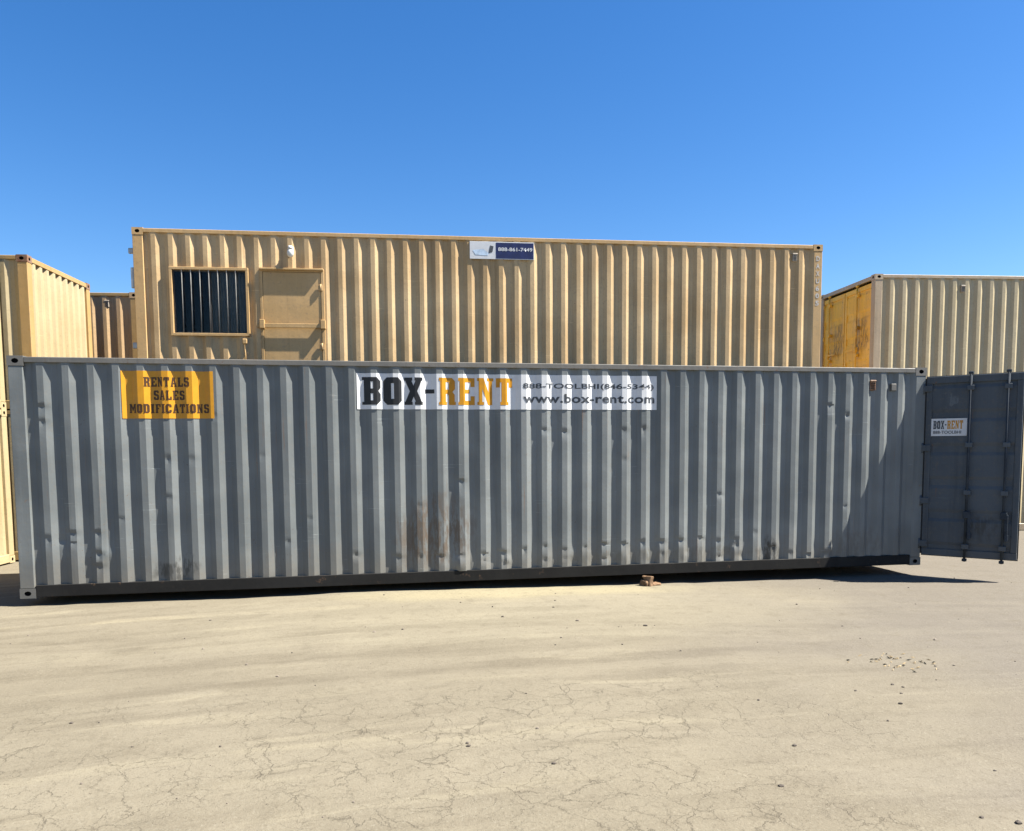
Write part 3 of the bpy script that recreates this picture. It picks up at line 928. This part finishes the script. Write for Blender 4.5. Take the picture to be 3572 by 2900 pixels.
# office door
b = B()
b.box(2.10, 3.065, .000, .045, .20, 2.205, .003)
dl = obj('door', b.mesh('door', TANF), None, tan)
b = B()
b.box(2.045, 2.095, -.006, .05, .16, 2.262, .004).box(3.07, 3.122, -.010, .05, .16, 2.262, .004)
b.box(2.0955, 3.0695, -.0055, .0495, 2.21, 2.262, .003)
obj('door_frame', b.mesh('door_frame', TANF), None, dl)
obj('drip_rail', B().box(2.05, 3.118, -.062, -.0065, 2.236, 2.266, .004).mesh('drip_rail', TANF), None, dl)
b = B()
b.box(2.03, 3.135, -.058, -.034, 1.265, 1.335, .004)
obj('lock_bar', b.mesh('lock_bar', TANF), None, dl)
for (a, b_) in ((2.035, 2.115), (3.055, 3.135)):
    q = B().box(a, b_, -.075, -.002, 1.25, 1.40, .006).box(a - .05, a, -.04, .0, 1.27, 1.33, .006)
    obj('bar_keeper', q.mesh('bar_keeper', TANF), None, dl)
for zz in (1.95, .95):
    q = B().box(3.03, 3.10, -.03, -.011, zz - .05, zz + .05, .004).cyl((3.066, -.025, zz - .06), (3.066, -.025, zz + .06), .012, 8)
    obj('hinge', q.mesh('hinge', TANF), None, dl)
# lamp over the door
b = B()
b.box(2.535, 2.625, -.005, .03, 2.52, 2.64, .01).cyl((2.58, -.06, 2.60), (2.58, .0, 2.61), .03, 12).cyl((2.58, -.06, 2.575), (2.58, -.06, 2.635), .045, 14, .03)
lp = obj('wall_lamp', b.mesh('wall_lamp', WHITE_PL), None, tan)
obj('lamp_globe', B().ball((2.58, -.06, 2.515), .058, .058, .075).mesh('lamp_globe', WHITE_PL), None, lp)
# electrical inlet between window and door
b = B()
b.cyl((1.774, -.012, .60), (1.774, -.012, 1.02), .013, 10).box(1.735, 1.815, -.045, .008, .985, 1.075, .012).box(1.735, 1.815, -.045, .008, .60, .70, .012)
obj('conduit', b.mesh('conduit', TANF), None, tan)
vent(tan, 11.66, 2.655)
# doors on the far-left end, seen only edge on
door_leaf(tan, (.03, 2.36, .157), R(-90), 1.13, 2.60, TAN, (.3, .85), gear=TAN)
door_leaf(tan, (.03, 1.215, .157), R(-90), 1.13, 2.60, TAN, (.3, .85), mirror=True, gear=TAN)
for (za, zb, xo, ya, yb) in ((2.47, 2.56, -.075, .02, .07), (1.90, 2.24, -.045, .01, .06), (.9, 1.0, -.07, .02, .07)):
    obj('hinge_lug', B().box(xo, .012, ya, yb, za, zb, .008).mesh('hinge_lug', STEEL), None, tan)
# sign board near the top rail
sb = empty('sign_board', to + ex(TY) * 5.64 + Vector((0, 0, TB + 2.50)), TY)
tag(sb, 'small white and navy company sign below the top rail of the tan container', 'sign')
obj('board', B().box(0, 1.14, -.008, .006, 0, .30, .002).mesh('board', VINYL_W), None, sb)
obj('navy_panel', B().box(.46, 1.13, -.0095, -.0078, .012, .285, 0).mesh('navy_panel', NAVY), None, sb)
fit_text(font_mesh('888-861-7449', .02), .50, 1.11, .14, .205, flat(-.0115), (), VINYL_W, sb)
def patch(pts, y, m, nm):
    me = mesh_from(nm, [(a, y, c_) for a, c_ in pts], [tuple(range(len(pts)))])
    return obj(nm, me, m, sb)
patch([(.33, .10), (.40, .12), (.42, .22), (.36, .235), (.345, .17)], -.0105, INK_G, 'emblem')
patch([(.05, .15), (.24, .17), (.33, .10), (.32, .06), (.10, .07)], -.0102, PALEBLUE, 'emblem')
# vertical stencilled number on the right post
num = 'DAXU605'
for i, ch in enumerate(num):
    fit_text(font_mesh(ch, .03), L - .125, L - .055, GH - .30 - i * .135, GH - .21 - i * .135, flat(.001), (), STENCIL, tan, 'stencil_mark')

# ------------------------------------------------------------------ stacks to the left
LY = R(-5.2)
e1, e2 = ex(LY), ey(LY)
lc = Vector((-1.39, 4.53, 0))
o = lc - e1 * L
GP = 'containers stacked at the left'
container('pale yellow container with ribbed end wall, stacked between picture edge and tan office container', (o.x, o.y, 2.591), LY, 2.591, (PALE, PALEF, RUSTY, PALE), GP)
container('lower pale yellow container standing behind the grey container at left', (o.x, o.y, 0), LY, 2.591, (PALE, PALEF, RUSTY, PALE), GP)
nc = Vector((-1.80, 4.44, 0))
o = nc - e1 * L - e2 * W
container('upper pale yellow container cut off by the left picture edge', (o.x, o.y, 2.591), LY, 2.591, (PALE, PALE, PALE, PALE), GP)
container('lower pale yellow container at the left picture edge, standing on the dirt', (o.x, o.y, 0), LY, 2.591, (PALE, PALE, PALE, PALE), GP)
fc = Vector((-.46, 7.66, 0))
o = fc - e1 * L
far = container('brownish container far back in the gap left of the tan office container', (o.x, o.y, 2.591), LY, 2.591, (BROWN, PALEF, BROWN, BROWN), GP)
vent(far, 11.55, 2.35)
container('lower brownish container far back, hidden behind the others', (o.x, o.y, 0), LY, 2.591, (BROWN, PALEF, BROWN, BROWN), GP)

# ------------------------------------------------------------------ stack to the right
RY = R(-5.6)
ro = Vector((14.76, 4.95, 0))
GR = 'containers stacked at the right'
rcn = container('cream container with ochre yellow doors, stacked above the open grey door', (ro.x, ro.y, 2.896), RY, 2.591, (CREAM, CREAMF, CREAMF, OCHRE), GR, left_end='door', x0=.45)
container('lower cream container seen past the edge of the open grey door', (ro.x, ro.y, 0), RY, 2.896, (CREAM, CREAMF, CREAMF, OCHRE), GR, left_end='wall', x0=.45)
vent(rcn, 1.974, 2.30)
door_leaf(rcn, (.035, 2.33, .15), R(-90), 1.00, 2.29, OCHRE, (.38,), gear=OCHRE, ridges=4)
door_leaf(rcn, (.035, 1.30, .15), R(-90), 1.15, 2.29, OCHRE, (.55,), mirror=True, gear=OCHRE, ridges=4)

# ------------------------------------------------------------------ small things on the ground
sn = NT('mixed_pebbles')
pn = sn.noise(sn.tc, 3.7, 2)
sn.val(sn.b.inputs['Base Color'], sn.mix(sn.ramp(pn, .35, .65), (.055, .044, .034), (.15, .125, .098)))
sn.b.inputs['Roughness'].default_value = .9
STONE = sn.m
allv, allf = [], []
def add_stone(x, y, r, seed):
    bm = bmesh.new()
    bmesh.ops.create_icosphere(bm, subdivisions=1, radius=1)
    k0 = len(allv)
    sq = .55 + .3 * random.random()
    st_ = .8 + .5 * random.random()
    for v_ in bm.verts:
        q = v_.co * (1 + .4 * mnoise.noise(v_.co * 1.7 + Vector((seed, seed, 0))))
        allv.append((x + q.x * r * st_, y + q.y * r, ground_z(x, y) + (q.z * sq + .25) * r))
    for f in bm.faces: allf.append(tuple(k0 + v_.index for v_ in f.verts))
    bm.free()
for i in range(1100):
    y = -random.random() ** .8 * 7.2 - .1
    x = random.uniform(-3, 15)
    if mnoise.noise(Vector((x * .6, y * .6, 0))) < -.1 and i % 3: continue
    add_stone(x, y, .0022 + .0135 * random.random() ** 5, i)
for k in range(7): add_stone(6.85 + random.gauss(0, .10), -2.5 + random.gauss(0, .05), random.uniform(.004, .010), k)
add_stone(6.98, -2.53, .022, 3); add_stone(6.34, -2.15, .018, 5)
peb = obj('pebbles', mesh_from('pebbles', allv, allf), STONE)
tag(peb, 'small brown pebbles scattered over the dirt', 'pebbles', kind='stuff')
STRAW = simple('dry_straw', (.30, .23, .135), .9, .2, var=.4, scale=40)
sv, sf = [], []
for i in range(45):
    x, y = 8.62 + random.gauss(0, .15), -4.28 + random.gauss(0, .14)
    a = random.uniform(0, 6.28); l_ = random.uniform(.010, .03); w_ = random.uniform(.003, .007)
    dx, dy = math.cos(a) * l_, math.sin(a) * l_
    px, py = -math.sin(a) * w_, math.cos(a) * w_
    z = ground_z(x, y) + .003
    k0 = len(sv)
    sv += [(x - dx, y - dy, z), (x + px, y + py, z), (x + dx, y + dy, z + .01), (x - px, y - py, z), (x, y, z + .012)]
    sf += [(k0, k0 + 1, k0 + 4), (k0 + 1, k0 + 2, k0 + 4), (k0 + 2, k0 + 3, k0 + 4), (k0 + 3, k0, k0 + 4)]
tag(obj('dry_litter', mesh_from('dry_litter', sv, sf), STRAW), 'patch of dry straw litter on the dirt at right', 'litter', kind='stuff')
